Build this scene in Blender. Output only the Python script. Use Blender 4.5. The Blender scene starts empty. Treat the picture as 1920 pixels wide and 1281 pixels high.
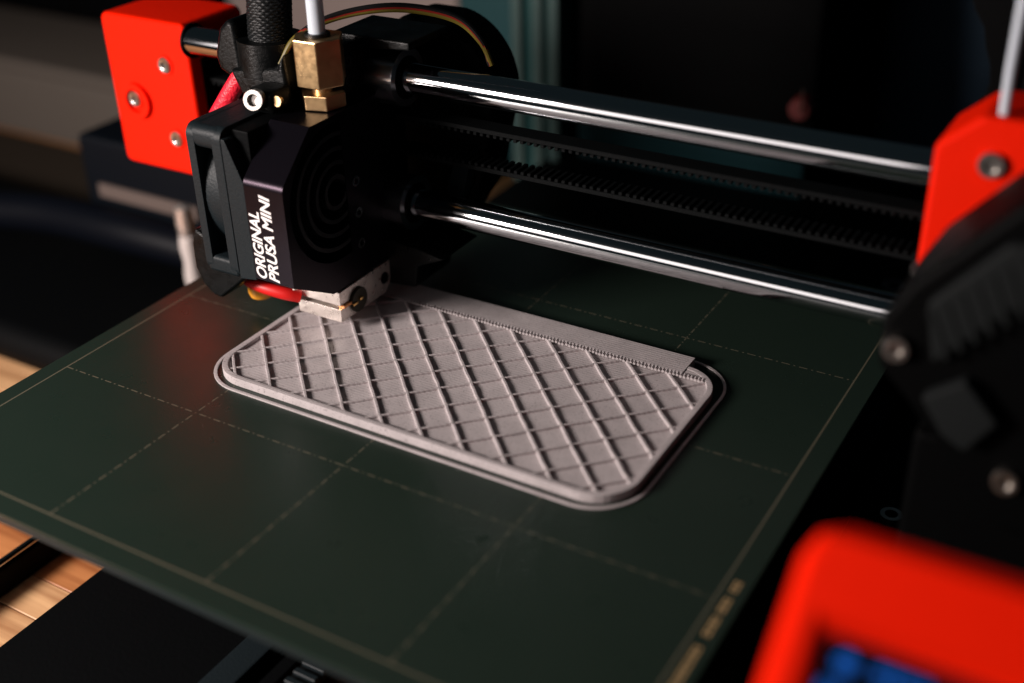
import bpy, bmesh, math, random
from mathutils import Vector, Matrix
random.seed(7)
S = 0.001                       # everything below is written in millimetres
sc = bpy.context.scene
COL = sc.collection

# ------------------------------------------------------------------ camera
cam_d = bpy.data.cameras.new("camera"); cam = bpy.data.objects.new("camera", cam_d); COL.objects.link(cam)
F = Vector((-0.44932335, 0.73823378, -0.50310974)); R = Vector((0.86063439, 0.50874241, -0.02212697)); U = Vector((-0.23961838, 0.44293571, 0.86393923))
M = Matrix.Identity(4)
for i in range(3):
    M[i][0] = R[i]; M[i][1] = U[i]; M[i][2] = -F[i]
M.translation = Vector((240.17, -126.70, 162.24)) * S
cam.matrix_world = M
cam_d.sensor_width = 36.0; cam_d.lens = 36.0 * 2280.355 / 1920
cam_d.clip_start = 0.01; cam_d.clip_end = 50
cam_d.dof.use_dof = True; cam_d.dof.focus_distance = 0.310; cam_d.dof.aperture_fstop = 5.6; cam_d.dof.aperture_blades = 9
sc.camera = cam

# ------------------------------------------------------------------ world, lamps, exposure
w = bpy.data.worlds.new("World"); sc.world = w; w.use_nodes = True
bg = w.node_tree.nodes["Background"]; bg.inputs[0].default_value = (0.34, 0.52, 0.60, 1); bg.inputs[1].default_value = 0.022
sc.view_settings.view_transform = 'Standard'; sc.view_settings.look = 'None'; sc.view_settings.gamma = 1; sc.view_settings.exposure = 0

def area(name, loc, target, sx, sy, energy, col):
    l = bpy.data.lights.new(name, 'AREA'); l.shape = 'RECTANGLE'; l.size = sx * S; l.size_y = sy * S
    l.energy = energy; l.color = col
    o = bpy.data.objects.new(name, l); COL.objects.link(o)
    o.location = Vector(loc) * S
    d = Vector(target) - Vector(loc)
    o.rotation_euler = d.to_track_quat('-Z', 'Y').to_euler()
    return o
area("key_lamp", (-150, -232, 160), (95, 95, 15), 110, 90, 2.9, (1.0, 0.885, 0.835))
area("side_lamp", (-140, -360, 165), (100, 95, 40), 490, 190, .55, (1.0, 0.88, 0.85))

# ------------------------------------------------------------------ materials
def mat(name, col, rough=0.5, metal=0.0, spec=0.5, bump=0.0, bscale=400.0, var=0.0, vscale=60.0, layers=0.0, coat=0.0):
    m = bpy.data.materials.new(name); m.use_nodes = True
    nt = m.node_tree; b = nt.nodes["Principled BSDF"]
    b.inputs["Base Color"].default_value = (*col, 1); b.inputs["Roughness"].default_value = rough
    b.inputs["Metallic"].default_value = metal; b.inputs["Specular IOR Level"].default_value = spec
    b.inputs["Coat Weight"].default_value = coat
    tc = nt.nodes.new("ShaderNodeTexCoord")
    if var:
        n = nt.nodes.new("ShaderNodeTexNoise"); n.inputs["Scale"].default_value = vscale; n.inputs["Detail"].default_value = 6
        nt.links.new(tc.outputs["Object"], n.inputs["Vector"])
        mp = nt.nodes.new("ShaderNodeMapRange"); mp.inputs[1].default_value = .3; mp.inputs[2].default_value = .7
        mp.inputs[3].default_value = max(0.02, rough - var); mp.inputs[4].default_value = min(1, rough + var)
        nt.links.new(n.outputs["Fac"], mp.inputs[0]); nt.links.new(mp.outputs[0], b.inputs["Roughness"])
    last = None
    if bump:
        n = nt.nodes.new("ShaderNodeTexNoise"); n.inputs["Scale"].default_value = bscale; n.inputs["Detail"].default_value = 4
        nt.links.new(tc.outputs["Object"], n.inputs["Vector"])
        bp = nt.nodes.new("ShaderNodeBump"); bp.inputs["Strength"].default_value = bump; bp.inputs["Distance"].default_value = 0.0004
        nt.links.new(n.outputs["Fac"], bp.inputs["Height"]); nt.links.new(bp.outputs[0], b.inputs["Normal"]); last = bp
    if layers:
        wv = nt.nodes.new("ShaderNodeTexWave"); wv.bands_direction = 'Z'; wv.inputs["Scale"].default_value = 1000 / 0.35 / 6.283 * 2
        wv.inputs["Distortion"].default_value = 1.5; wv.inputs["Detail"].default_value = 2
        nt.links.new(tc.outputs["Object"], wv.inputs["Vector"])
        bp = nt.nodes.new("ShaderNodeBump"); bp.inputs["Strength"].default_value = layers; bp.inputs["Distance"].default_value = 0.0001
        nt.links.new(wv.outputs["Fac"], bp.inputs["Height"])
        if last: nt.links.new(last.outputs[0], bp.inputs["Normal"])
        nt.links.new(bp.outputs[0], b.inputs["Normal"])
    return m

def emit(name, col, s):
    m = bpy.data.materials.new(name); m.use_nodes = True
    b = m.node_tree.nodes["Principled BSDF"]; b.inputs["Base Color"].default_value = (0.01, 0.01, 0.01, 1)
    b.inputs["Specular IOR Level"].default_value = .05; b.inputs["Emission Color"].default_value = (*col, 1); b.inputs["Emission Strength"].default_value = s
    return m

M_orange = mat("orange_plastic", (0.86, 0.012, 0.0003), 0.5, spec=.06, bump=.2, bscale=900, layers=.6)
M_black = mat("black_plastic", (0.0022, 0.0028, 0.003), 0.36, spec=.16, bump=.2, bscale=1200, layers=.3, var=.12, vscale=300)
M_blackm = mat("matt_black_plastic", (0.0012, 0.0015, 0.0018), 0.6, spec=.07, bump=.2, bscale=900)
M_fan = mat("fan_plastic", (0.007, 0.0115, 0.014), 0.5, spec=.22, bump=.25, bscale=1500)
M_anod = mat("black_anodised", (0.0016, 0.0016, 0.0026), 0.30, spec=.2, bump=.08, bscale=2500)
M_anod.node_tree.nodes["Principled BSDF"].inputs["Specular Tint"].default_value = (1, .74, .97, 1)
M_fin = mat("fin_metal", (0.010, 0.0105, 0.012), .35, spec=.3)
M_steel = mat("polished_steel", (0.60, 0.62, 0.64), 0.075, 1.0)
M_steel2 = mat("dull_steel", (0.60, 0.56, 0.52), 0.28, 1.0, bump=.1, bscale=2000)
M_steel3 = mat("dark_steel", (0.30, 0.31, 0.33), 0.25, 1.0)
M_alu = mat("machined_aluminium", (0.84, 0.76, 0.70), 0.32, 0.8, bump=.12, bscale=700, var=.10, vscale=500)
M_brass = mat("brass", (0.70, 0.47, 0.24), 0.33, 1.0, bump=.10, bscale=700, var=.05, vscale=500)
M_gold = mat("gold_glint", (0.9, 0.55, 0.2), 0.25, 1.0)
M_tube = mat("milky_tube", (0.62, 0.68, 0.75), 0.3); M_tube.node_tree.nodes["Principled BSDF"].inputs["Subsurface Weight"].default_value = .3
M_tube.node_tree.nodes["Principled BSDF"].inputs["Subsurface Radius"].default_value = (.001, .001, .0012)
M_red = mat("red_braid", (0.75, 0.012, 0.035), 0.4, bump=.9, bscale=1300)
M_redw = mat("red_silicone", (0.70, 0.010, 0.008), 0.45)
M_yel = mat("amber_plastic", (0.85, 0.36, 0.03), 0.35)
M_wy = mat("wire_yellow", (0.13, 0.10, 0.012), 0.45); M_wr = mat("wire_red", (0.22, 0.012, 0.006), 0.45); M_wb = mat("wire_black", (0.003, 0.003, 0.003), 0.45)
M_white = mat("white_print", (0.86, 0.82, 0.80), 0.5)
M_rubber = mat("belt_rubber", (0.0026, 0.0032, 0.0035), 0.6, spec=.08, bump=.2, bscale=900)
M_line = mat("sheet_line_print", (0.105, 0.096, 0.065), 0.5)
M_tan = mat("sheet_text_print", (0.42, 0.28, 0.13), 0.5)
M_bed = mat("heatbed", (0.012, 0.018, 0.019), 0.5, spec=.3, bump=.1)
M_dark0 = mat("deep_black_plastic", (0.0008, 0.0009, 0.001), .6, spec=.05)
M_facet = mat("dark_facet_plastic", (0.009, 0.0105, 0.0108), .6, spec=.1)
M_screenb = mat("screen_glass", (0.002, 0.003, 0.006), 0.3, spec=.08)
M_blue = emit("screen_blue", (0.0, 0.10, 0.48), 0.8)

def sheet_mat():
    m = mat("satin_sheet", (0.0140, 0.0245, 0.018), 0.31, spec=.30, bump=.12, bscale=2600, var=.04, vscale=90)
    return m
M_sheet = sheet_mat()

def print_mat():
    m = bpy.data.materials.new("speckled_grey_filament"); m.use_nodes = True
    nt = m.node_tree; b = nt.nodes["Principled BSDF"]; b.inputs["Roughness"].default_value = .5
    tc = nt.nodes.new("ShaderNodeTexCoord")
    n = nt.nodes.new("ShaderNodeTexNoise"); n.inputs["Scale"].default_value = 2100; n.inputs["Detail"].default_value = 2
    nt.links.new(tc.outputs["Object"], n.inputs["Vector"])
    r = nt.nodes.new("ShaderNodeValToRGB"); e = r.color_ramp.elements
    e[0].position = .27; e[0].color = (0.22, 0.195, 0.20, 1); e[1].position = .40; e[1].color = (0.475, 0.43, 0.432, 1)
    nt.links.new(n.outputs["Fac"], r.inputs[0])
    n2 = nt.nodes.new("ShaderNodeTexNoise"); n2.inputs["Scale"].default_value = 160; n2.inputs["Detail"].default_value = 5
    nt.links.new(tc.outputs["Object"], n2.inputs["Vector"])
    mp = nt.nodes.new("ShaderNodeMapRange"); mp.inputs[1].default_value = .3; mp.inputs[2].default_value = .7; mp.inputs[3].default_value = .88; mp.inputs[4].default_value = 1.08
    nt.links.new(n2.outputs["Fac"], mp.inputs[0])
    mx = nt.nodes.new("ShaderNodeMix"); mx.data_type = 'RGBA'; mx.blend_type = 'MULTIPLY'; mx.inputs[0].default_value = 1
    nt.links.new(r.outputs[0], mx.inputs[6]); nt.links.new(mp.outputs[0], mx.inputs[7]); nt.links.new(mx.outputs[2], b.inputs["Base Color"])
    # extrusion lines, laid along the front edge
    wv = nt.nodes.new("ShaderNodeTexWave"); wv.bands_direction = 'Y'; wv.inputs["Scale"].default_value = 330; wv.inputs["Distortion"].default_value = .6
    nt.links.new(tc.outputs["Object"], wv.inputs["Vector"])
    ad = nt.nodes.new("ShaderNodeMath"); ad.operation = 'MULTIPLY_ADD'; ad.inputs[1].default_value = .6
    nt.links.new(wv.outputs["Fac"], ad.inputs[0]); nt.links.new(n.outputs["Fac"], ad.inputs[2])
    bp = nt.nodes.new("ShaderNodeBump"); bp.inputs["Strength"].default_value = .4; bp.inputs["Distance"].default_value = .00012
    nt.links.new(ad.outputs[0], bp.inputs["Height"]); nt.links.new(bp.outputs[0], b.inputs["Normal"])
    return m
M_print = print_mat()

def wood_mat(name, tint):
    m = bpy.data.materials.new(name); m.use_nodes = True
    nt = m.node_tree; b = nt.nodes["Principled BSDF"]; b.inputs["Roughness"].default_value = .45
    tc = nt.nodes.new("ShaderNodeTexCoord"); mpg = nt.nodes.new("ShaderNodeMapping"); mpg.inputs["Scale"].default_value = (14, 190, 190)
    oi = nt.nodes.new("ShaderNodeObjectInfo"); nt.links.new(oi.outputs["Location"], mpg.inputs["Location"])
    nt.links.new(tc.outputs["Object"], mpg.inputs[0])
    n = nt.nodes.new("ShaderNodeTexNoise"); n.inputs["Scale"].default_value = 1; n.inputs["Detail"].default_value = 7; n.inputs["Distortion"].default_value = .6
    nt.links.new(mpg.outputs[0], n.inputs["Vector"])
    r = nt.nodes.new("ShaderNodeValToRGB"); e = r.color_ramp.elements
    e[0].position = .32; e[0].color = (tint[0] * .55, tint[1] * .45, tint[2] * .4, 1); e[1].position = .62; e[1].color = (*tint, 1)
    nt.links.new(n.outputs["Fac"], r.inputs[0]); nt.links.new(r.outputs[0], b.inputs["Base Color"])
    return m
WOODS = [wood_mat("wood_stave_%d" % i, t) for i, t in enumerate([(0.66, 0.35, 0.15), (0.55, 0.24, 0.085), (0.70, 0.42, 0.21), (0.50, 0.20, 0.07), (0.62, 0.30, 0.12)])]

# ------------------------------------------------------------------ mesh helpers (mm in, metres out)
class MB:
    def __init__(s): s.bm = bmesh.new()
    def add(s, other, mx=None):
        me = bpy.data.meshes.new("tmp"); other.to_mesh(me); other.free()
        if mx: me.transform(mx)
        s.bm.from_mesh(me); bpy.data.meshes.remove(me)
    def box(s, u, v, z, bev=0.0, seg=2):
        b = bmesh.new(); bmesh.ops.create_cube(b, size=1)
        for q in b.verts:
            q.co = Vector(((u[0] + u[1]) / 2 + q.co.x * (u[1] - u[0]), (v[0] + v[1]) / 2 + q.co.y * (v[1] - v[0]), (z[0] + z[1]) / 2 + q.co.z * (z[1] - z[0])))
        if bev: bmesh.ops.bevel(b, geom=b.edges[:], offset=bev, segments=seg, affect='EDGES', profile=.5)
        s.add(b); return s
    def prism(s, poly, ax, a0, a1, bev=0.0, seg=2, holes=()):
        # poly in the two axes other than ax (ascending order), extruded from a0 to a1
        def P(p, a):
            l = [p[0], p[1]]; l.insert(ax, a); return Vector(l)
        b = bmesh.new(); edges = []
        for lp in [poly] + list(holes):
            vs = [b.verts.new(P(p, a0)) for p in lp]
            for i in range(len(vs)): edges.append(b.edges.new((vs[i], vs[(i + 1) % len(vs)])))
        if holes:
            bmesh.ops.triangle_fill(b, use_beauty=True, use_dissolve=False, edges=edges)
        else:
            b.faces.new(b.verts[:])
        r = bmesh.ops.extrude_face_region(b, geom=b.faces[:])
        d = [0, 0, 0]; d[ax] = a1 - a0
        bmesh.ops.translate(b, vec=Vector(d), verts=[g for g in r['geom'] if isinstance(g, bmesh.types.BMVert)])
        bmesh.ops.recalc_face_normals(b, faces=b.faces[:])
        if bev:
            es = [e for e in b.edges if len(e.link_faces) == 2 and e.calc_face_angle(0) > .5]
            bmesh.ops.bevel(b, geom=es, offset=bev, segments=seg, affect='EDGES', profile=.5)
        s.add(b); return s
    def cyl(s, p0, p1, r0, r1=None, n=32, bev=0.0):
        p0 = Vector(p0); p1 = Vector(p1); r1 = r0 if r1 is None else r1
        b = bmesh.new(); bmesh.ops.create_cone(b, cap_ends=True, segments=n, radius1=r0, radius2=r1, depth=(p1 - p0).length)
        if bev:
            es = [e for e in b.edges if any(len(f.verts) > 4 for f in e.link_faces)]
            bmesh.ops.bevel(b, geom=es, offset=bev, segments=2, affect='EDGES')
        q = (p1 - p0).to_track_quat('Z', 'Y').to_matrix().to_4x4(); q.translation = (p0 + p1) / 2
        s.add(b, q); return s
    def ring(s, c, ax, r0, r1, h, a0=0, a1=2 * math.pi, n=48):
        # flat ring / arc with thickness; c centre, extruded from c[ax] to c[ax]+h
        b = bmesh.new(); full = abs(a1 - a0 - 2 * math.pi) < 1e-6; k = n if full else n + 1
        o = [i for i in range(3) if i != ax]; L = []
        for i in range(k):
            a = a0 + (a1 - a0) * i / n; row = []
            for rr, hh in ((r0, 0), (r1, 0), (r1, h), (r0, h)):
                p = [0, 0, 0]; p[ax] = c[ax] + hh; p[o[0]] = c[o[0]] + rr * math.cos(a); p[o[1]] = c[o[1]] + rr * math.sin(a)
                row.append(b.verts.new(p))
            L.append(row)
        for i in range(n):
            A = L[i]; B = L[(i + 1) % k]
            for j in range(4): b.faces.new((A[j], A[(j + 1) % 4], B[(j + 1) % 4], B[j]))
        if not full: b.faces.new(L[0]); b.faces.new(L[-1][::-1])
        bmesh.ops.recalc_face_normals(b, faces=b.faces[:])
        s.add(b); return s
    def lathe(s, prof, c, n=40):
        # prof [(r,z)] round a vertical axis
        b = bmesh.new(); L = [[b.verts.new((c[0] + r * math.cos(2 * math.pi * i / n), c[1] + r * math.sin(2 * math.pi * i / n), c[2] + z)) for r, z in prof] for i in range(n)]
        for i in range(n):
            A = L[i]; B = L[(i + 1) % n]
            for j in range(len(prof) - 1): b.faces.new((A[j], B[j], B[j + 1], A[j + 1]))
        bmesh.ops.remove_doubles(b, verts=b.verts[:], dist=1e-5); s.add(b); return s
    def tube(s, path, r, n=14, cap=True):
        path = [Vector(p) for p in path]; b = bmesh.new(); rows = []
        up = None
        for i, p in enumerate(path):
            t = (path[min(i + 1, len(path) - 1)] - path[max(i - 1, 0)]).normalized()
            if up is None: up = t.orthogonal().normalized()
            up = (up - t * up.dot(t)).normalized(); sd = t.cross(up)
            rr = r[i] if hasattr(r, '__len__') else r
            rows.append([b.verts.new(p + (up * math.cos(2 * math.pi * k / n) + sd * math.sin(2 * math.pi * k / n)) * rr) for k in range(n)])
        for A, B in zip(rows, rows[1:]):
            for k in range(n): b.faces.new((A[k], A[(k + 1) % n], B[(k + 1) % n], B[k]))
        if cap: b.faces.new(rows[0][::-1]); b.faces.new(rows[-1])
        bmesh.ops.recalc_face_normals(b, faces=b.faces[:])
        s.add(b); return s
    def build(s, name, m, parent=None, smooth=True, base=None):
        base = Vector(base if base is not None else (parent.get("_b", (0, 0, 0)) if parent else (0, 0, 0)))
        me = bpy.data.meshes.new(name)
        for v in s.bm.verts: v.co = (v.co - base) * S
        s.bm.to_mesh(me); s.bm.free()
        if smooth:
            for p in me.polygons: p.use_smooth = True
            try: me.set_sharp_from_angle(angle=math.radians(32))
            except Exception: pass
        me.materials.append(m)
        o = bpy.data.objects.new(name, me); COL.objects.link(o)
        if smooth:
            wn = o.modifiers.new('weighted_normal', 'WEIGHTED_NORMAL'); wn.keep_sharp = True
        if parent: o.parent = parent; o["_b"] = list(base)
        else: o.location = base * S; o["_b"] = list(base)
        return o

def thing(name, label, cat, base, group=None):
    o = bpy.data.objects.new(name, None); COL.objects.link(o); o.location = Vector(base) * S; o.empty_display_size = .01
    o["label"] = label; o["category"] = cat; o["_b"] = list(base)
    if group: o["group"] = group
    return o
def tag(o, label, cat, group=None):
    o["label"] = label; o["category"] = cat
    if group: o["group"] = group
    return o
def spline(pts, n=12):
    P = [Vector(p) for p in pts]; P = [P[0] * 2 - P[1]] + P + [P[-1] * 2 - P[-2]]; out = []
    for i in range(1, len(P) - 2):
        for k in range(n):
            t = k / n; a, b, c, d = P[i - 1:i + 3]
            out.append(.5 * ((2 * b) + (c - a) * t + (2 * a - 5 * b + 4 * c - d) * t * t + (3 * b - a - 3 * c + d) * t ** 3))
    out.append(P[-2]); return out
def rrect(u0, u1, v0, v1, r, n=10):
    out = []
    for cx, cy, a in ((u1 - r, v1 - r, 0), (u0 + r, v1 - r, 90), (u0 + r, v0 + r, 180), (u1 - r, v0 + r, 270)):
        for i in range(n + 1):
            t = math.radians(a + 90 * i / n); out.append((cx + r * math.cos(t), cy + r * math.sin(t)))
    return out
def arc(cx, cy, r, a0, a1, n=10):
    return [(cx + r * math.cos(math.radians(a0 + (a1 - a0) * i / n)), cy + r * math.sin(math.radians(a0 + (a1 - a0) * i / n))) for i in range(n + 1)]
def socket_screw(parent, c, d, r, h, m=None, name="screw"):
    # cap screw: head with chamfered rim and a hexagon socket, axis along d (pointing out of the surface)
    d = Vector(d).normalized(); c = Vector(c)
    mb = MB(); prof = [(r, 0), (r, h * .85), (r * .92, h), (r * .58, h), (r * .50, h * .9), (r * .50, h * .35), (0.001, h * .3)]
    b = MB(); b.lathe(prof, (0, 0, 0), 30)
    q = d.to_track_quat('Z', 'Y').to_matrix().to_4x4(); q.translation = c
    mb.add(b.bm, q)
    return mb.build(name, m or M_steel2, parent)

# ================================================================== SETTING: table
TZ = -60.0
tb = MB().box((-900, 500), (-120, 1300), (TZ - 30, TZ - 1.2), 1.0)
table = tb.build("table", WOODS[4], None, smooth=False); table["kind"] = "structure"
# staves where the photograph shows them, glued edge to edge along the front
v = -118.0; i = 0
proto = None
row = 0
while v < 140:
    u = -260.0 - random.random() * 110
    while u < 230:
        mb = MB().box((0, 149.7), (0, 11.7), (TZ - 1.15, TZ + random.uniform(-.02, .02)), .2, 1) if proto is None else None
        if proto is None:
            o = mb.build("stave", WOODS[0], table, smooth=False, base=(0, 0, 0)); proto = o; me0 = o.data
            variants = []
            for wm in WOODS:
                c = me0.copy(); c.materials[0] = wm; variants.append(c)
        else:
            o = proto.copy(); COL.objects.link(o); o.parent = table
        o.data = random.choice(variants); o.location = Vector((u, v, random.uniform(-.02, .02))) * S
        u += 150
    v += 12; row += 1

# ================================================================== printer frame under the plate
base = thing("printer_frame", "black metal rails of the printer frame under the plate", "printer frame", (40, 60, TZ))
MB().box((-14.5, -9.6), (-115, 175), (-59.9, -52), .8).build("side_rail", M_blackm, base)
MB().cyl((-11.2, -115, -51), (-11.2, 175, -51), 1.0, n=20).build("guide_rod", M_steel, base)
MB().box((12.8, 82), (-115, 190), (-59.5, -52), 1.5).build("centre_rail", M_blackm, base)
MB().box((68, 76), (-112, 188), (-52, -48), .8).build("inner_rail", M_fan, base)
MB().box((83, 86.5), (-110, 170), (-59, -45), .3).build("belt_guard", M_blackm, base)
bl = MB().box((88.2, 95), (-110, 170), (-46.2, -45)).build("belt", M_rubber, base)
tt = MB()
y = -110
while y < 60:
    tt.box((88.5, 95), (y, y + 1.7), (-45, -43.8), .2, 1); y += 3.2
t_ = tt.build("belt_teeth", M_fan, bl); t_["kind"] = "stuff"
MB().box((150, 182), (-60, 300), (-58, -34), 2).build("cross_rail", M_blackm, base)
bb = MB().box((186, 330), (20, 330), (-58, -30), 3).build("electronics_cover", M_blackm, base)
MB().ring((196, 124, -30), 2, 1.6, 2.7, 2.2).build("bolt_ring", M_steel2, bb)
MB().box((2, 186), (196, 330), (-58, -30), 2).build("rear_cover", M_blackm, base)
for n, (x, yy, r) in enumerate(((131, 234, 1.7), (149, 236, 1.5), (155, 236, 1.5))):
    socket_screw(base, (x, yy, -30), (0, 0, 1), r, 2.5)
MB().ring((163, 246, -30), 2, 2.4, 4.0, 1.4).build("washer", M_steel2, base)
MB().cyl((240, 110, -30), (240, 110, -4), 1.5, n=16).build("post", M_anod, base)

# ================================================================== bed
hb = thing("heated_bed", "dark grey heated bed plate beneath the steel sheet", "heated bed", (90, 90, -6))
MB().prism(rrect(-3.5, 183.5, -4.0, 184.5, 4), 2, -4.6, -1.15, .25).build("bed_plate", M_bed, hb)
MB().box((40, 140), (20, 160), (-22, -4.6), 2).build("bed_carriage", M_blackm, hb)

sh = thing("print_sheet", "dark green satin steel print sheet with a dashed grid", "print sheet", (90, 90, -1.1))
MB().prism(rrect(-5.2, 185.4, -5.2, 186, 4), 2, -1.1, 0, .18).build("sheet", M_sheet, sh)
def dashline(p, q, name, solid=False, wd=.34):
    mb = MB(); p = Vector(p); q = Vector(q); L = (q - p).length; d = (q - p) / L; s_ = Vector((-d.y, d.x))
    a = 0; k = 0
    segs = []
    if solid: segs = [(0, L)]
    else:
        while a < L:
            ln = 2.2 if k % 2 == 0 else .5
            segs.append((a, min(L, a + ln))); a += ln + .95; k += 1
    for a0, a1 in segs:
        A = p + d * a0; B = p + d * a1
        b = bmesh.new(); vs = [b.verts.new((X.x, X.y, .012)) for X in (A - s_ * wd / 2, B - s_ * wd / 2, B + s_ * wd / 2, A + s_ * wd / 2)]
        b.faces.new(vs); mb.add(b)
    return mb.build(name, M_line, sh, smooth=False)
e = .2
for i in range(1, 4):
    dashline((45 * i, e), (45 * i, 180 - e), "grid_line"); dashline((e, 45 * i), (180 - e, 45 * i), "grid_line")
for p, q in (((-.2, 0), (180.2, 0)), ((-.2, 180), (180.2, 180)), ((0, .2), (0, 179.8)), ((180, .2), (180, 179.8))):
    dashline(p, q, "border_line", True, .42)
# unreadable small print in the right-hand margin: blocks of short strokes
mk = MB(); yy = 4.0
while yy < 52:
    ln = random.uniform(.7, 1.5)
    if random.random() > .28:
        b = bmesh.new()
        for ss in range(2):
            x0 = 181.7 + ss * .95; vs = [b.verts.new(p) for p in ((x0, yy, .012), (x0 + .6, yy, .012), (x0 + .6, yy + ln, .012), (x0, yy + ln, .012))]; b.faces.new(vs)
        mk.add(b)
    yy += ln + .35
mk.build("margin_print", M_tan, sh, smooth=False)

# ================================================================== the printed plate
PU0, PU1, PV0, PV1, PR = 35.2, 152.6, 59.2, 118.6, 10.5
FL, TOP = 1.50, 2.2
pr = thing("printed_plate", "half printed pale grey speckled plate with diagonal infill walls", "3D print", (94, 90, 0))
MB().prism(rrect(PU0 + .6, PU1 - .6, PV0 + .6, PV1 - .6, PR - .6), 2, .02, FL).build("floor_layer", M_print, pr)
MB().prism(rrect(PU0, PU1, PV0, PV1, PR), 2, .02, TOP + .12, holes=[rrect(PU0 + 1.5, PU1 - 1.5, PV0 + 1.5, PV1 - 1.5, PR - 1.5)], bev=.16).build("outer_wall", M_print, pr)
STV0, STV1, STU0, STU1 = 114.4, 122.8, 48.0, 142.6
def inside(u, v, m=1.0):
    u0, u1, v0, v1, r = PU0 + m, PU1 - m, PV0 + m, min(PV1 - m, STV0 + .4), PR - m
    if u < u0 or u > u1 or v < v0 or v > v1: return False
    for cx, cy, sx, sy in ((u0 + r, v0 + r, -1, -1), (u1 - r, v0 + r, 1, -1), (u1 - r, PV1 - m - r, 1, 1), (u0 + r, PV1 - m - r, -1, 1)):
        if (u - cx) * sx > 0 and (v - cy) * sy > 0 and (u - cx) ** 2 + (v - cy) ** 2 > r * r: return False
    return True
def infill(dirx, c, top, wd):
    # line u + v = c  (dirx -1)   or   u - v = c (dirx +1)
    pts = []
    vv = PV0
    while vv < PV1:
        uu = c - vv if dirx < 0 else c + vv
        if inside(uu, vv): pts.append((uu, vv))
        vv += .1
    if len(pts) < 12: return
    p = Vector(pts[0]); q = Vector(pts[-1]); d = (q - p).normalized(); s_ = Vector((-d.y, d.x)) * wd / 2
    n = max(2, int((q - p).length / 2.5)); b = bmesh.new(); rows = []
    for i in range(n + 1):
        x = p + (q - p) * i / n; j = random.uniform(-.09, .09); hz = random.uniform(-.05, .05)
        o_ = Vector((-d.y, d.x)) * j
        rows.append([b.verts.new((*(x + o_ + k), z)) for k, z in ((-s_, FL - .1), (-s_, top + hz - .12), (-s_ * .6, top + hz), (s_ * .6, top + hz), (s_, top + hz - .12), (s_, FL - .1))])
    for A, B in zip(rows, rows[1:]):
        for k in range(5): b.faces.new((A[k], A[k + 1], B[k + 1], B[k]))
    b.faces.new(rows[0]); b.faces.new(rows[-1][::-1]); bmesh.ops.recalc_face_normals(b, faces=b.faces[:])
    mb = MB(); mb.add(b); mb.build("infill_wall", M_print, pr)
for k in range(-12, 14):
    infill(-1, 184.6 + 11.4 * k, TOP + .02, .78)
    infill(1, -10.3 + 11.4 * k, TOP - .03, .58)
ss = MB().prism([(STU0, STV0), (STU1, STV0), (STU1, STV1), (STU0, STV1)], 2, .02, TOP + .26, .1).build("solid_strip", M_print, pr)
MB().prism([(STU1 - 1, STV0), (148.4, STV0 - .2), (148.8, STV0 + 1.0), (146, STV0 + 2.9), (STU1 - 1, STV0 + 3.6)], 2, FL - .1, TOP + .02, .08).build("corner_top", M_print, pr)
lo = MB(); u = STU0
while u < 148.5:
    lo.cyl((u, STV0 + .3, TOP - .1 + random.uniform(-.05, .05)), (u + .25, STV0 - 1.15 + random.uniform(-.15, .15), TOP - .02 + random.uniform(-.05, .08)), .46, .36, n=8, bev=0)
    u += .98 + random.uniform(-.05, .05)
bl_ = MB()
for a in range(-6, 9):
    for c in range(-6, 12):
        uu = (184.6 + 11.4 * a - 10.3 + 11.4 * c) / 2; vv = (184.6 + 11.4 * a + 10.3 - 11.4 * c) / 2
        if inside(uu, vv, 2.5) and random.random() < .55:
            q = bmesh.new(); bmesh.ops.create_icosphere(q, subdivisions=1, radius=1)
            for x_ in q.verts: x_.co = Vector((uu + random.uniform(-.1, .1) + x_.co.x * random.uniform(.4, .7), vv + random.uniform(-.1, .1) + x_.co.y * random.uniform(.4, .7), TOP - .06 + x_.co.z * .16))
            bl_.add(q)
b__ = bl_.build("crossing_blobs", M_print, pr); b__["kind"] = "stuff"
lo_ = lo.build("infill_turns", M_print, pr); lo_["kind"] = "stuff"
sk = MB().prism(rrect(PU0 - 2.6, PU1 + 2.1, PV0 - 2.5, 124.9, PR + 3.0, 12), 2, .01, .42, holes=[rrect(PU0 - 1.7, PU1 + 1.3, PV0 - 1.6, 124.1, PR + 2.1, 12)], bev=.12)
sk_ = tag(sk.build("skirt_loop", M_print, None, base=(94, 90, 0)), "thin pale filament loop on the sheet round the print", "skirt line")

# ================================================================== X axis arm
ax = thing("x_axis_arm", "two polished steel rods between red orange end brackets", "printer axis", (90, 121, 27))
for z in (64, 29):
    MB().cyl((-15.5, 121, z), (205, 121, z), 4, n=64, bev=.3).build("rod", M_steel, ax)
def belt(z, up):
    b = MB().box((-14.2, 205), (124.5, 130.5), (z - .6, z + .6), .15, 1).build("belt", M_rubber, ax)
    t = MB(); x = -13
    while x < 204:
        t.box((x, x + 1.15), (124.5, 130.5), ((z + .6, z + 1.5) if up else (z - 1.5, z - .6)), .18, 1); x += 2.0
    tt = t.build("belt_teeth", M_rubber, b); tt["kind"] = "stuff"
belt(51.6, False); belt(41.0, True)
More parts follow.
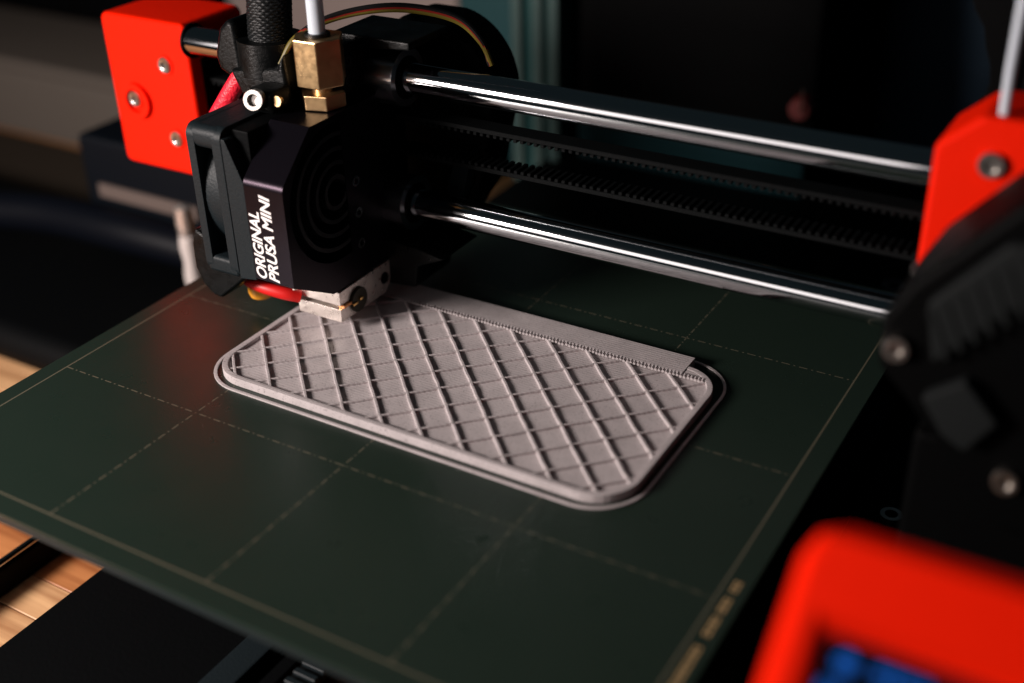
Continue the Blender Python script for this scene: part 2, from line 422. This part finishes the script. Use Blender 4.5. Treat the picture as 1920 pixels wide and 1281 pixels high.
# far (left) bracket: front plate, rods run behind it, back plate
le = MB().prism(rrect(-48.6, -14.8, 22.2, 68.9, 2.4, 5), 1, 118.5, 143, 1.3, 3).build("end_bracket", M_orange, ax)
for c in ((-39.4, 118.5, 43.7), (-24.5, 118.5, 56.1), (-24.6, 118.5, 33.5)):
    MB().ring((c[0], 118.2, c[2]), 1, 2.45, 3.1, .5).build("screw_recess", M_orange, le)
    socket_screw(le, (c[0], 118.7, c[2]), (0, -1, 0), 2.35, 1.1)
MB().ring((-38.4, 117.0, 43.4), 1, 3.6, 5.4, 1.7).build("boss", M_orange, le)
MB().ring((-15.2, 121.5, 63.8), 0, 4.1, 5.0, .7).build("rod_socket", M_blackm, le)
MB().box((-16, -14.2), (123, 142), (38, 58), .4).build("belt_slot", M_dark0, le)
# near (right) bracket
re_ = MB().prism([(195.5, 47.6), (195.4, 74.6), (203.4, 81.6), (240, 81.6), (240, 74), (217, 70.5), (199.5, 49.0)], 1, 106.5, 125.6, 1.3, 3).build("end_bracket", M_orange, ax)
socket_screw(re_, (206.6, 106.6, 72.6), (0, -1, 0), 2.6, 1.5, M_steel2)
MB().cyl((197.5, 112, 40), (196.5, 108, 47.5), 2.6, 2.2, n=20).build("rod_cap", M_steel2, re_)
# Z column behind the right bracket
zc = thing("z_column", "ragged black cover strip standing behind the right bracket", "printer column", (205, 155, -30))
pts = [(193.0, 60), (193.2, 66.5), (195.8, 70), (196.6, 74), (196.0, 78), (194.4, 82), (193.4, 86), (191, 89.5), (188, 96), (186, 120), (186, 200), (203, 200), (203, 60)]
MB().prism(pts, 1, 150, 160, .5).build("cover", M_dark0, zc)
MB().box((203.2, 262), (150, 170), (-30, 200), .6).build("column", M_dark0, zc)
tag(MB().tube([(206.6, 109.5, 81.2), (206.2, 110, 90), (206, 110.5, 120), (206, 111, 190)], .95, n=16).build("filament_strand", M_tube, None, base=(206.6, 109.5, 82.6)), "thin white filament strand rising from the right bracket", "filament")

# ================================================================== print head
HC = (95.4, 40.6)
hd = thing("print_carriage", "black print carriage with fan, lettered heatsink and silver heater block", "print head", (50, 100, 2.3))
# --- carriage body behind the heatsink
body = MB().prism([(38, 14), (38, 72), (42, 75.5), (66, 75.5), (66, 73.4), (51, 72.4), (50, 20), (64, 19), (73, 17.5), (64, 13.5), (63, 6.8), (49, 5.6), (47, 14)], 1, 114, 132, .6).build("carriage_body", M_black, hd)
MB().box((36, 50), (104, 114.2), (60.8, 74.6), 1.2).build("upper_block", M_black, body)
for c in ((57.0, 109, 70), (57.0, 109, 65)):
    MB().ring((49.9, 109.5, c[2]), 0, .9, 1.5, .25, n=20).build("screw_hole", M_fan, body)
for z in (64, 29):
    b_ = MB().ring((49, 121, z), 0, 5.6, 7.5, 11).build("bearing", M_steel3, hd)
    MB().ring((50, 121, z), 0, 4.15, 5.65, 9.4).build("seal", M_blackm, b_)
# --- blower behind the carriage
bw = MB().prism(arc(53.5, 54, 20, -10, 80, 14) + [(46, 73.8), (40, 70), (40, 20), (50, 6), (56, 9), (68, 27)], 1, 140, 156, 2.0, 3).build("blower_housing", M_blackm, hd)
MB().prism([(61, 20), (66, 28), (69, 40), (63, 36), (60, 28)], 1, 136, 140, .4).build("blower_bracket", M_fan, bw)
# --- heatsink
def prof():
    return [(75.1, 22.4), (75.1, 47.6)] + [(78.1 - 3 * math.cos(math.radians(a)), 47.6 + 3 * math.sin(math.radians(a))) for a in range(5, 51, 5)] + [(87.5, 60.6), (115, 60.6), (115, 13.9), (90, 13.9)]
hs = MB().prism(prof(), 0, 42, 47).build("heatsink", M_anod, hd)
Dh = [(HC[0] + 18.4 * math.cos(math.radians(a)), HC[1] + 18.4 * math.sin(math.radians(a))) for a in range(78, 283, 6)]
MB().prism(prof(), 0, 47, 54.2, holes=[Dh]).build("heatsink_rim", M_anod, hs)
for r in (3.6, 7.2, 10.8, 14.6):
    a = math.acos(min(1, 3.6 / r)) if r > 3.6 else 0.3
    MB().ring((46.9, HC[0], HC[1]), 0, r, r + 1.1, 7.1, a, 2 * math.pi - a, 40).build("fin", M_fin, hs)
for z in (40.8, 32.0, 23.2):
    MB().ring((54.15, 103.2, z), 0, .85, 1.45, .22, n=20).build("screw_hole", M_steel3, hs)
# lettering
def lettering(txt, u, z, size, width=None):
    cu = bpy.data.curves.new("lettering", 'FONT'); cu.body = txt; cu.size = size; cu.extrude = .02; cu.offset = .12; cu.shear = .18
    cu.space_character = .98
    ob = bpy.data.objects.new("tmp_text", cu); COL.objects.link(ob); bpy.context.view_layer.update()
    me = bpy.data.meshes.new_from_object(ob.evaluated_get(bpy.context.evaluated_depsgraph_get()))
    bpy.data.objects.remove(ob)
    xs = [q.co.x for q in me.vertices]; k = width / (max(xs) - min(xs)); x0 = min(xs)
    b = Vector(hd["_b"])
    for q in me.vertices:
        x, y_, zz = q.co; q.co = (Vector((u - y_, 75.06 - zz, z + (x - x0) * k)) - b) * S
    me.materials.clear(); me.materials.append(M_white)
    o = bpy.data.objects.new("lettering", me); COL.objects.link(o); o.parent = hs; o["label"] = "white upright heatsink lettering " + txt; return o
lettering("ORIGINAL", 45.7, 23.0, 4.5, 18.4)
lettering("PRUSA MINI", 49.7, 22.8, 4.5, 23.4)
# --- cooling fan on the left of the heatsink
def sq(m, r): return rrect(HC[0] - 20.2 + m, HC[0] + 20.2 - m, HC[1] - 20.1 + m, HC[1] + 20.1 - m, r, 6)
circ = [(HC[0] + 18.6 * math.cos(math.radians(a)), HC[1] + 18.6 * math.sin(math.radians(a))) for a in range(0, 360, 10)]
fn = MB().prism(sq(0, 3), 0, 25, 27.6, .3, holes=[circ]).build("fan_frame", M_fan, hd)
MB().prism(sq(0, 3), 0, 33.2, 36.2, .3, holes=[circ]).build("fan_flange", M_fan, fn)
MB().ring((27.6, HC[0], HC[1]), 0, 18.6, 19.4, 5.6).build("fan_duct", M_fan, fn)
MB().box((25.2, 36), (75.3, 115.4), (54.6, 60.6), 2.2, 4).build("fan_top", M_fan, fn)
MB().box((25.2, 36), (75.3, 115.4), (20.6, 25.4), 1.2, 3).build("fan_bottom", M_fan, fn)
MB().box((27.6, 33.2), (108, 115.2), (25.4, 54.6), .4).build("fan_back", M_fan, fn)
MB().cyl((26, *HC), (33, *HC), 8.5, n=32, bev=.5).build("fan_hub", M_fan, fn)
for k in range(7):
    a = 2 * math.pi * k / 7; b = bmesh.new(); rows = []
    for i in range(5):
        rr = 8 + 10 * i / 4; vs = []
        for tt_, uu in ((-.28, 27), (0, 30), (.25, 33)):
            vs.append(b.verts.new((uu, HC[0] + rr * math.cos(a + tt_ + i * .03), HC[1] + rr * math.sin(a + tt_ + i * .03))))
        rows.append(vs)
    for A, B in zip(rows, rows[1:]):
        for j in range(2): b.faces.new((A[j], A[j + 1], B[j + 1], B[j]))
    mb = MB(); mb.add(b); mb.build("fan_blade", M_fan, fn)
# adapter between fan and heatsink
MB().prism([(36.3, 58.6), (37.6, 58.4), (41.9, 48.2), (41.9, 21.6), (36.3, 20.8)], 1, 75.2, 79, .35).build("fan_adapter", M_fan, hd)
MB().box((36.2, 42), (79, 115), (20.8, 60), .5).build("adapter_core", M_blackm, hd)
# print-cooling duct under the fan
dc = MB().prism([(17.2, 29), (15.4, 24), (15.2, 17), (17.2, 12.5), (20.5, 9.8), (23.2, 9.4), (32.4, 17), (35, 20.5), (24, 20.5), (22, 27)], 1, 80, 88, 1.0, 3).build("cooling_duct", M_black, hd)
# --- heater block
hbk = MB().prism([(91.5, 4.6), (91.5, 8.4), (97, 8.4), (97, 9.6), (91.5, 9.6), (91.5, 13.5), (114.6, 13.5), (114.6, 8), (111.5, 4.6)], 0, 40.2, 54.6, .18).build("heater_block", M_alu, hd)
MB().cyl((54.0, 98.8, 8.5), (55.5, 98.8, 8.5), 3.5, n=32, bev=.25).build("heater_cartridge", M_wy, hbk).data.materials[0] = mat("cartridge_end", (0.035, 0.032, 0.022), .4, .6)
MB().box((55.4, 56.0), (95.6, 97.6), (8.0, 8.7), .15).box((55.4, 56.2), (98.2, 99.6), (8.6, 9.4), .15).build("clamp_glint", M_gold, hbk)  # small gold blocks shaped as the glint at the cartridge hole
MB().box((53.2, 55.3), (92.4, 97.2), (8.55, 9.45), .15).build("copper_shim", mat("copper", (.62, .28, .12), .35, 1.0), hbk)
MB().cyl((54.3, 111.2, 9.2), (54.9, 111.2, 9.2), 1.7, n=20, bev=.15).build("grub_screw", M_anod, hbk)
MB().lathe([(0.4, 2.25), (1.0, 2.3), (2.3, 3.3), (2.6, 3.6), (2.6, 4.7), (0.01, 4.7)], (47.2, 96.2, 0), 24).build("nozzle", M_steel2, hd)
MB().tube(spline([(22, 90, 13), (27, 87.5, 12.4), (33, 87, 12.0), (38.5, 88.5, 10.9), (41.5, 91, 9.6)], 6), [1.3 + .5 * min(1, i / 8) for i in range(25)], n=12).build("red_wire", M_redw, hd)
MB().box((36, 41), (89.5, 92), (10.2, 12.2), .4).build("wire_crimp", M_alu, hd)
MB().lathe([(0.01, 4.0), (2.2, 4.2), (3.2, 4.9), (3.6, 6.2), (3.6, 30), (0.01, 30)], (25.2, 93.5, 0), 28).build("probe_tip", M_yel, hd)
MB().lathe([(3.62, 9.2), (4.6, 9.3), (4.6, 31), (0.01, 31)], (25.2, 93.5, 0), 28).build("probe_sleeve", M_blackm, hd)
# --- brass fitting with nut
def hexp(af, rot=0): return [(47.8 + af / math.sqrt(3) * math.cos(math.radians(60 * k + rot)), 101.6 + af / math.sqrt(3) * math.sin(math.radians(60 * k + rot))) for k in range(6)]
bf = MB().prism(hexp(11.5, 3), 2, 66.6, 78.4, .35).build("brass_fitting", M_brass, hd)
MB().cyl((47.8, 101.6, 60.5), (47.8, 101.6, 67), 2.6, n=24).build("thread", M_brass, bf)
MB().prism(hexp(10.4, 16), 2, 60.75, 64.6, .35).build("lock_nut", M_brass, bf)
MB().cyl((47.8, 101.6, 78.3), (47.8, 101.6, 79.2), 3.2, n=24, bev=.2).build("collet", M_wb, bf)
# --- cable clip with screw
cl = MB().prism([(20.5, 79.8), (17.4, 77), (14.9, 70), (15.6, 66), (21, 63.6), (24, 64), (23, 79)], 1, 99, 110, 1.6, 4).build("cable_clip", M_black, hd)
cr = MB().ring((29.4, 105, 66.0), 2, 5.3, 8.6, 9.0); cr.build("clip_collar", M_black, cl)
MB().prism([(21, 67.5), (24.5, 60.8), (39, 60.8), (40.2, 66), (39.4, 74), (37, 70)], 1, 97.0, 111, 1.4, 3).build("clip_arm", M_black, cl)
MB().box((33, 42), (89, 97.4), (60.7, 66.5), 1.6, 3).build("clip_foot", M_black, cl)
socket_screw(cl, (37.6, 88.3, 64.6), (.28, -.9, .25), 2.7, 2.2, M_steel2)
MB().cyl((42.6, 91, 64.2), (42.6, 90, 64.4), 1.3, n=16).build("pin_end", M_brass, cl)

# ================================================================== tube, cables
tb_ = MB().tube(spline([(47.8, 101.6, 78.6), (47.9, 101.6, 92), (47.4, 102, 110), (46, 103, 135), (43, 105, 170)], 8), 2.1, n=20)
tag(tb_.build("filament_tube", M_tube, None, base=(47.8, 101.6, 78.6)), "milky white plastic tube rising out of the brass fitting", "tube")
path = spline([(29.4, 105, 70), (29.8, 105, 78), (31, 105.2, 88), (32.8, 106, 100)], 70)
b = bmesh.new(); rows = []; NA = 112
for i, p in enumerate(path):
    zl = i * .145; j = int(zl / .75); rw = []
    for k in range(NA):
        a = 2 * math.pi * k / NA
        r_ = 5.5 + .30 * abs(math.sin(math.pi * zl / .75)) * (.55 + .45 * math.cos(18 * a + j * math.pi))
        rw.append(b.verts.new((p.x + r_ * math.cos(a), p.y + r_ * math.sin(a), p.z)))
    rows.append(rw)
for A, B in zip(rows, rows[1:]):
    for k in range(NA): b.faces.new((A[k], A[(k + 1) % NA], B[(k + 1) % NA], B[k]))
b.faces.new(rows[0][::-1]); b.faces.new(rows[-1])
sl = MB(); sl.add(b)
tag(sl.build("cable_sleeve", mat("black_braid", (0.004, 0.005, 0.0055), .45, spec=.25, bump=.3, bscale=1500), None, base=(29.2, 105, 72)), "thick black braided cable sleeve entering the clip from above", "cable sleeve")
tag(MB().tube(spline([(25, 103, 70), (22.2, 101, 65.5), (18, 99.5, 59.5), (13, 99, 53)], 8), 2.5, n=16).build("red_sleeve", M_red, None, base=(24, 102, 66)), "bright red braided wire below the black cable clip", "wire")
wires = thing("fan_cable", "thin yellow, red and black wires arching over the print head", "wires", (50, 112, 76))
for k, (m, n_) in enumerate(((M_wy, "yellow_wire"), (M_wr, "red_wire"), (M_wb, "black_wire"))):
    o = k * 1.0
    pts = [(36, 100, 70), (39.5 + o * .3, 104 + o * .5, 76.6 + o * .35), (47, 113, 80.2 + o * .4), (58, 122, 81.0 + o * .5), (69, 130, 77.8 + o * .5), (75, 133, 72 + o * .3), (77.5 - o * .2, 134, 66)]
    MB().tube(spline(pts, 10), .75, n=10).build(n_, m, wires)

# ================================================================== extruder at the right
ex = thing("extruder_unit", "blurred black extruder housing with ribbed cover in front of the right bracket", "extruder", (212, 78, -30))
MB().prism([(198, 54), (202, 62), (217.8, 80.5), (262, 84), (262, 10), (224, 16), (205, 37.5), (198.2, 44)], 1, 71, 100, 1.8, 3).build("housing", M_dark0, ex)
rc = MB().prism([(205.8, 60.2), (217.2, 74.0), (232, 76), (232, 66), (220, 62.6), (208.2, 48.4)], 1, 68.2, 71.2, 1.0).build("ribbed_cover", M_facet, ex)
for k in range(7):
    a = k / 6; x0 = 206.5 + a * 13; z0 = 59.8 + a * 13.4
    MB().prism([(x0 - .5, z0 - 1), (x0 + .5, z0 - .4), (x0 + 4.6, z0 - 9), (x0 + 3.6, z0 - 9.6)], 1, 67.9, 68.4, .1).build("rib", M_facet, rc)
MB().prism([(207.3, 41.7), (214.5, 47.4), (221.4, 40.2), (216.6, 32.5), (212, 35)], 1, 67.6, 71.2, 1.0).build("lower_cover", M_facet, ex)
socket_screw(ex, (201.6, 71.2, 49.2), (0, -1, .1), 2.4, 2.4, M_steel2)
socket_screw(ex, (224.2, 71.2, 27.4), (0, -1, .1), 2.4, 2.0, M_steel2)
MB().box((206, 262), (75, 98), (-30, 30), 2).build("support", M_dark0, ex)

# ================================================================== display unit
A0 = Vector((207.2, -0.9, 58.2)); E_ = Vector((0, -14.8, -12.6)).normalized(); X_ = Vector((1, 0, 0)); N_ = X_.cross(-E_).normalized()
def PL(pu, pw, h): return A0 + X_ * pu + E_ * pw + N_ * h
dp = thing("display_unit", "red orange display housing with blue lit screen in the foreground", "display", (240, -10, -30))
def panel_mb(poly, h0, h1, bev, seg=3, holes=()):
    mb = MB(); t = MB(); t.prism(poly, 2, h0, h1, bev, seg, holes)
    mx = Matrix.Identity(4)
    Y_ = -E_
    for i in range(3): mx[i][0] = X_[i]; mx[i][1] = Y_[i]; mx[i][2] = N_[i]
    mx.translation = A0
    mb.add(t.bm, mx); return mb
SCR = [(6.8, -10.2), (66, -10.2), (66, -44), (6.8, -44)]
outer = [(0.2, 0.6), (3.4, 4.2), (74, 4.2), (77, 1.2), (77, -60), (0.2, -60)]
panel_mb(outer, -13, 0, 2.1, 1, holes=[SCR[::-1]]).build("bezel", M_orange, dp)
sg = panel_mb([(6.0, -9.4), (66.8, -9.4), (66.8, -44.8), (6.0, -44.8)], -4, -1.6, .1, 1).build("screen", M_screenb, dp)
icon = [(9.95 + 1.35 * math.cos(k * math.pi / 12), -12.9 + 1.25 * math.sin(k * math.pi / 12)) for k in range(24)]
panel_mb(icon, -1.6, -1.5, 0).build("screen_icon", M_blue, sg, smooth=False)
x = 13.6
for wd_ in (1.3, 1.0, 1.1, .4, 1.0):
    panel_mb([(x, -13.6), (x + wd_, -13.6), (x + wd_, -11.8), (x, -11.8)], -1.6, -1.5, 0).build("screen_glyph", M_blue, sg, smooth=False); x += wd_ + .45
x = 7.6
for wd_ in (1.0, 1.1):
    panel_mb([(x, -17.6), (x + wd_, -17.6), (x + wd_, -15.8), (x, -15.8)], -1.6, -1.5, 0).build("screen_glyph", M_blue, sg, smooth=False); x += wd_ + .45
MB().prism([(-30, 46), (14, 44), (16, 40), (-24, 0), (-24, -58), (10, -58), (-20, -2)][:1] + [(-8, 40), (-44, 8), (-44, -56), (-8, -56)], 0, 212, 280, 1).build("stand", M_blackm, dp)

# ================================================================== background
M_beige = mat("beige_card", (0.30, 0.24, 0.22), .7, spec=.1, bump=.2); M_teal = mat("teal_plastic", (0.014, 0.06, 0.06), .4, spec=.2); M_tealg = mat("pale_teal", (0.055, 0.095, 0.09), .45, spec=.2); M_teald = mat("deep_teal", (0.012, 0.05, 0.055), .5, spec=.2)
M_navy = mat("navy_paint", (0.013, 0.026, 0.042), .6, spec=.1); M_dark = mat("dark_paint", (0.0009, 0.001, 0.0012), .7, spec=.05); M_grey = mat("warm_grey", (0.10, 0.085, 0.072), .7, spec=.1)
def crate(name, label, cat, u, v, z, m, lid=None, m2=None, bev=4):
    t = thing(name, label, cat, ((u[0] + u[1]) / 2, (v[0] + v[1]) / 2, z[0]))
    MB().box(u, v, (z[0], z[1] - 6), bev).build("body", m, t)
    MB().box((u[0] - 1.5, u[1] + 1.5), (v[0] - 1.5, v[1] + 1.5), (z[1] - 6, z[1]), min(bev, 2.5)).build("lid", m2 or m, t)
    return t
crate("card_box", "blurred beige box behind the print carriage at the top", "box", (-270, -108), (400, 520), (TZ, 60), M_beige)
t = thing("teal_crate", "blurred teal ribbed crate standing behind the upper rod", "crate", (-20, 320, TZ))
MB().box((-14, 9), (297, 340), (TZ, 70), 3).build("body", M_teal, t)
MB().box((-66, -16), (336, 370), (TZ, 70), 3).build("side_wall", M_teald, t)
for x in (-13, -3.5, 4): MB().box((x, x + 5), (294, 298), (TZ, 70), 1.2).build("rib", M_tealg, t)
bc = crate("black_cabinet", "blurred black cabinet in the dark background centre", "cabinet", (12, 113), (304, 520), (TZ, 120), M_dark)
MB().box((14, 111), (302.6, 304.4), (-30, -4), .6).build("lower_panel", mat("dim_teal", (0.005, 0.026, 0.031), .6, spec=.1), bc)
MB().cyl((108.5, 304, 7), (108.5, 297, 7.4), 4.6, 3.8, n=24, bev=.8).build("red_knob", mat("dull_red", (.16, .012, .010), .5), bc)
MB().cyl((110, 296, 7), (110, 296, 16), .35, n=10).build("pin", M_steel2, bc)
crate("navy_cabinet", "blurred dark navy cabinet behind the right bracket", "cabinet", (114, 280), (380, 560), (TZ, 140), M_navy)
crate("grey_box", "blurred warm grey box at the far left", "box", (-420, -172), (262, 330), (TZ, -18), M_grey)
crate("dark_cabinet", "blurred black cabinet rising behind the warm grey box at top left", "cabinet", (-640, -285), (345, 520), (TZ, 80), M_dark)
mt_ = thing("shade_slab", "dark brown slab standing in for shade in front of the warm grey box", "mat", (-220, 225, TZ))
MB().prism(rrect(-430, -60, 150, 258, 5), 2, TZ + .1, TZ + 2, .4).build("mat", mat("shade_brown", (.035, .027, .020), .9, spec=.05), mt_)  # dark slab added over the table in place of shade
nb = thing("navy_block", "dark navy block with a painted highlight band below the left bracket", "block", (-100, 175, TZ))
MB().box((-130, -58), (165, 215), (TZ, 2), 3).build("body", mat("navy_case", (0.002, 0.0035, 0.006), .5, spec=.12), nb)
MB().box((-121, -70), (163.6, 166), (-22, -16.5), .6).build("band", mat("highlight_band", (0.10, 0.075, 0.065), .6), nb)  # pale strip painted as the highlight on the block
bs = thing("black_case", "low black case on the table left of the print sheet", "case", (-120, 180, TZ))
MB().box((-330, -12), (97, 196), (TZ, -44), 8, 4).build("body", M_blackm, bs)
MB().tube(spline([(-262, 125, -40), (-200, 150, -38), (-150, 160, -34), (-100, 160, -32), (-60, 166, -36)], 10), 8, n=20).build("hose", mat("navy_rubber", (0.0018, 0.0026, 0.005), .5, spec=.1), bs)
ch = thing("knob_post", "shiny knobbed post with a painted highlight behind the lower left of the fan", "post", (-62, 150, -40))
MB().lathe([(3.0, -40), (3.4, -36), (2.7, -30), (3.4, -24), (3.0, -20), (.01, -19)], (-62, 150, 0), 24).build("lower_knob", mat("chrome_highlight", (.62, .56, .53), .25), ch)  # pale base colour stands in for the highlight on chrome
MB().lathe([(2.8, -19), (3.2, -15), (2.8, -9), (.01, -8)], (-62, 150, 0), 24).build("upper_knob", M_alu, ch)

for o in list(sc.objects):
    if "_b" in o: del o["_b"]
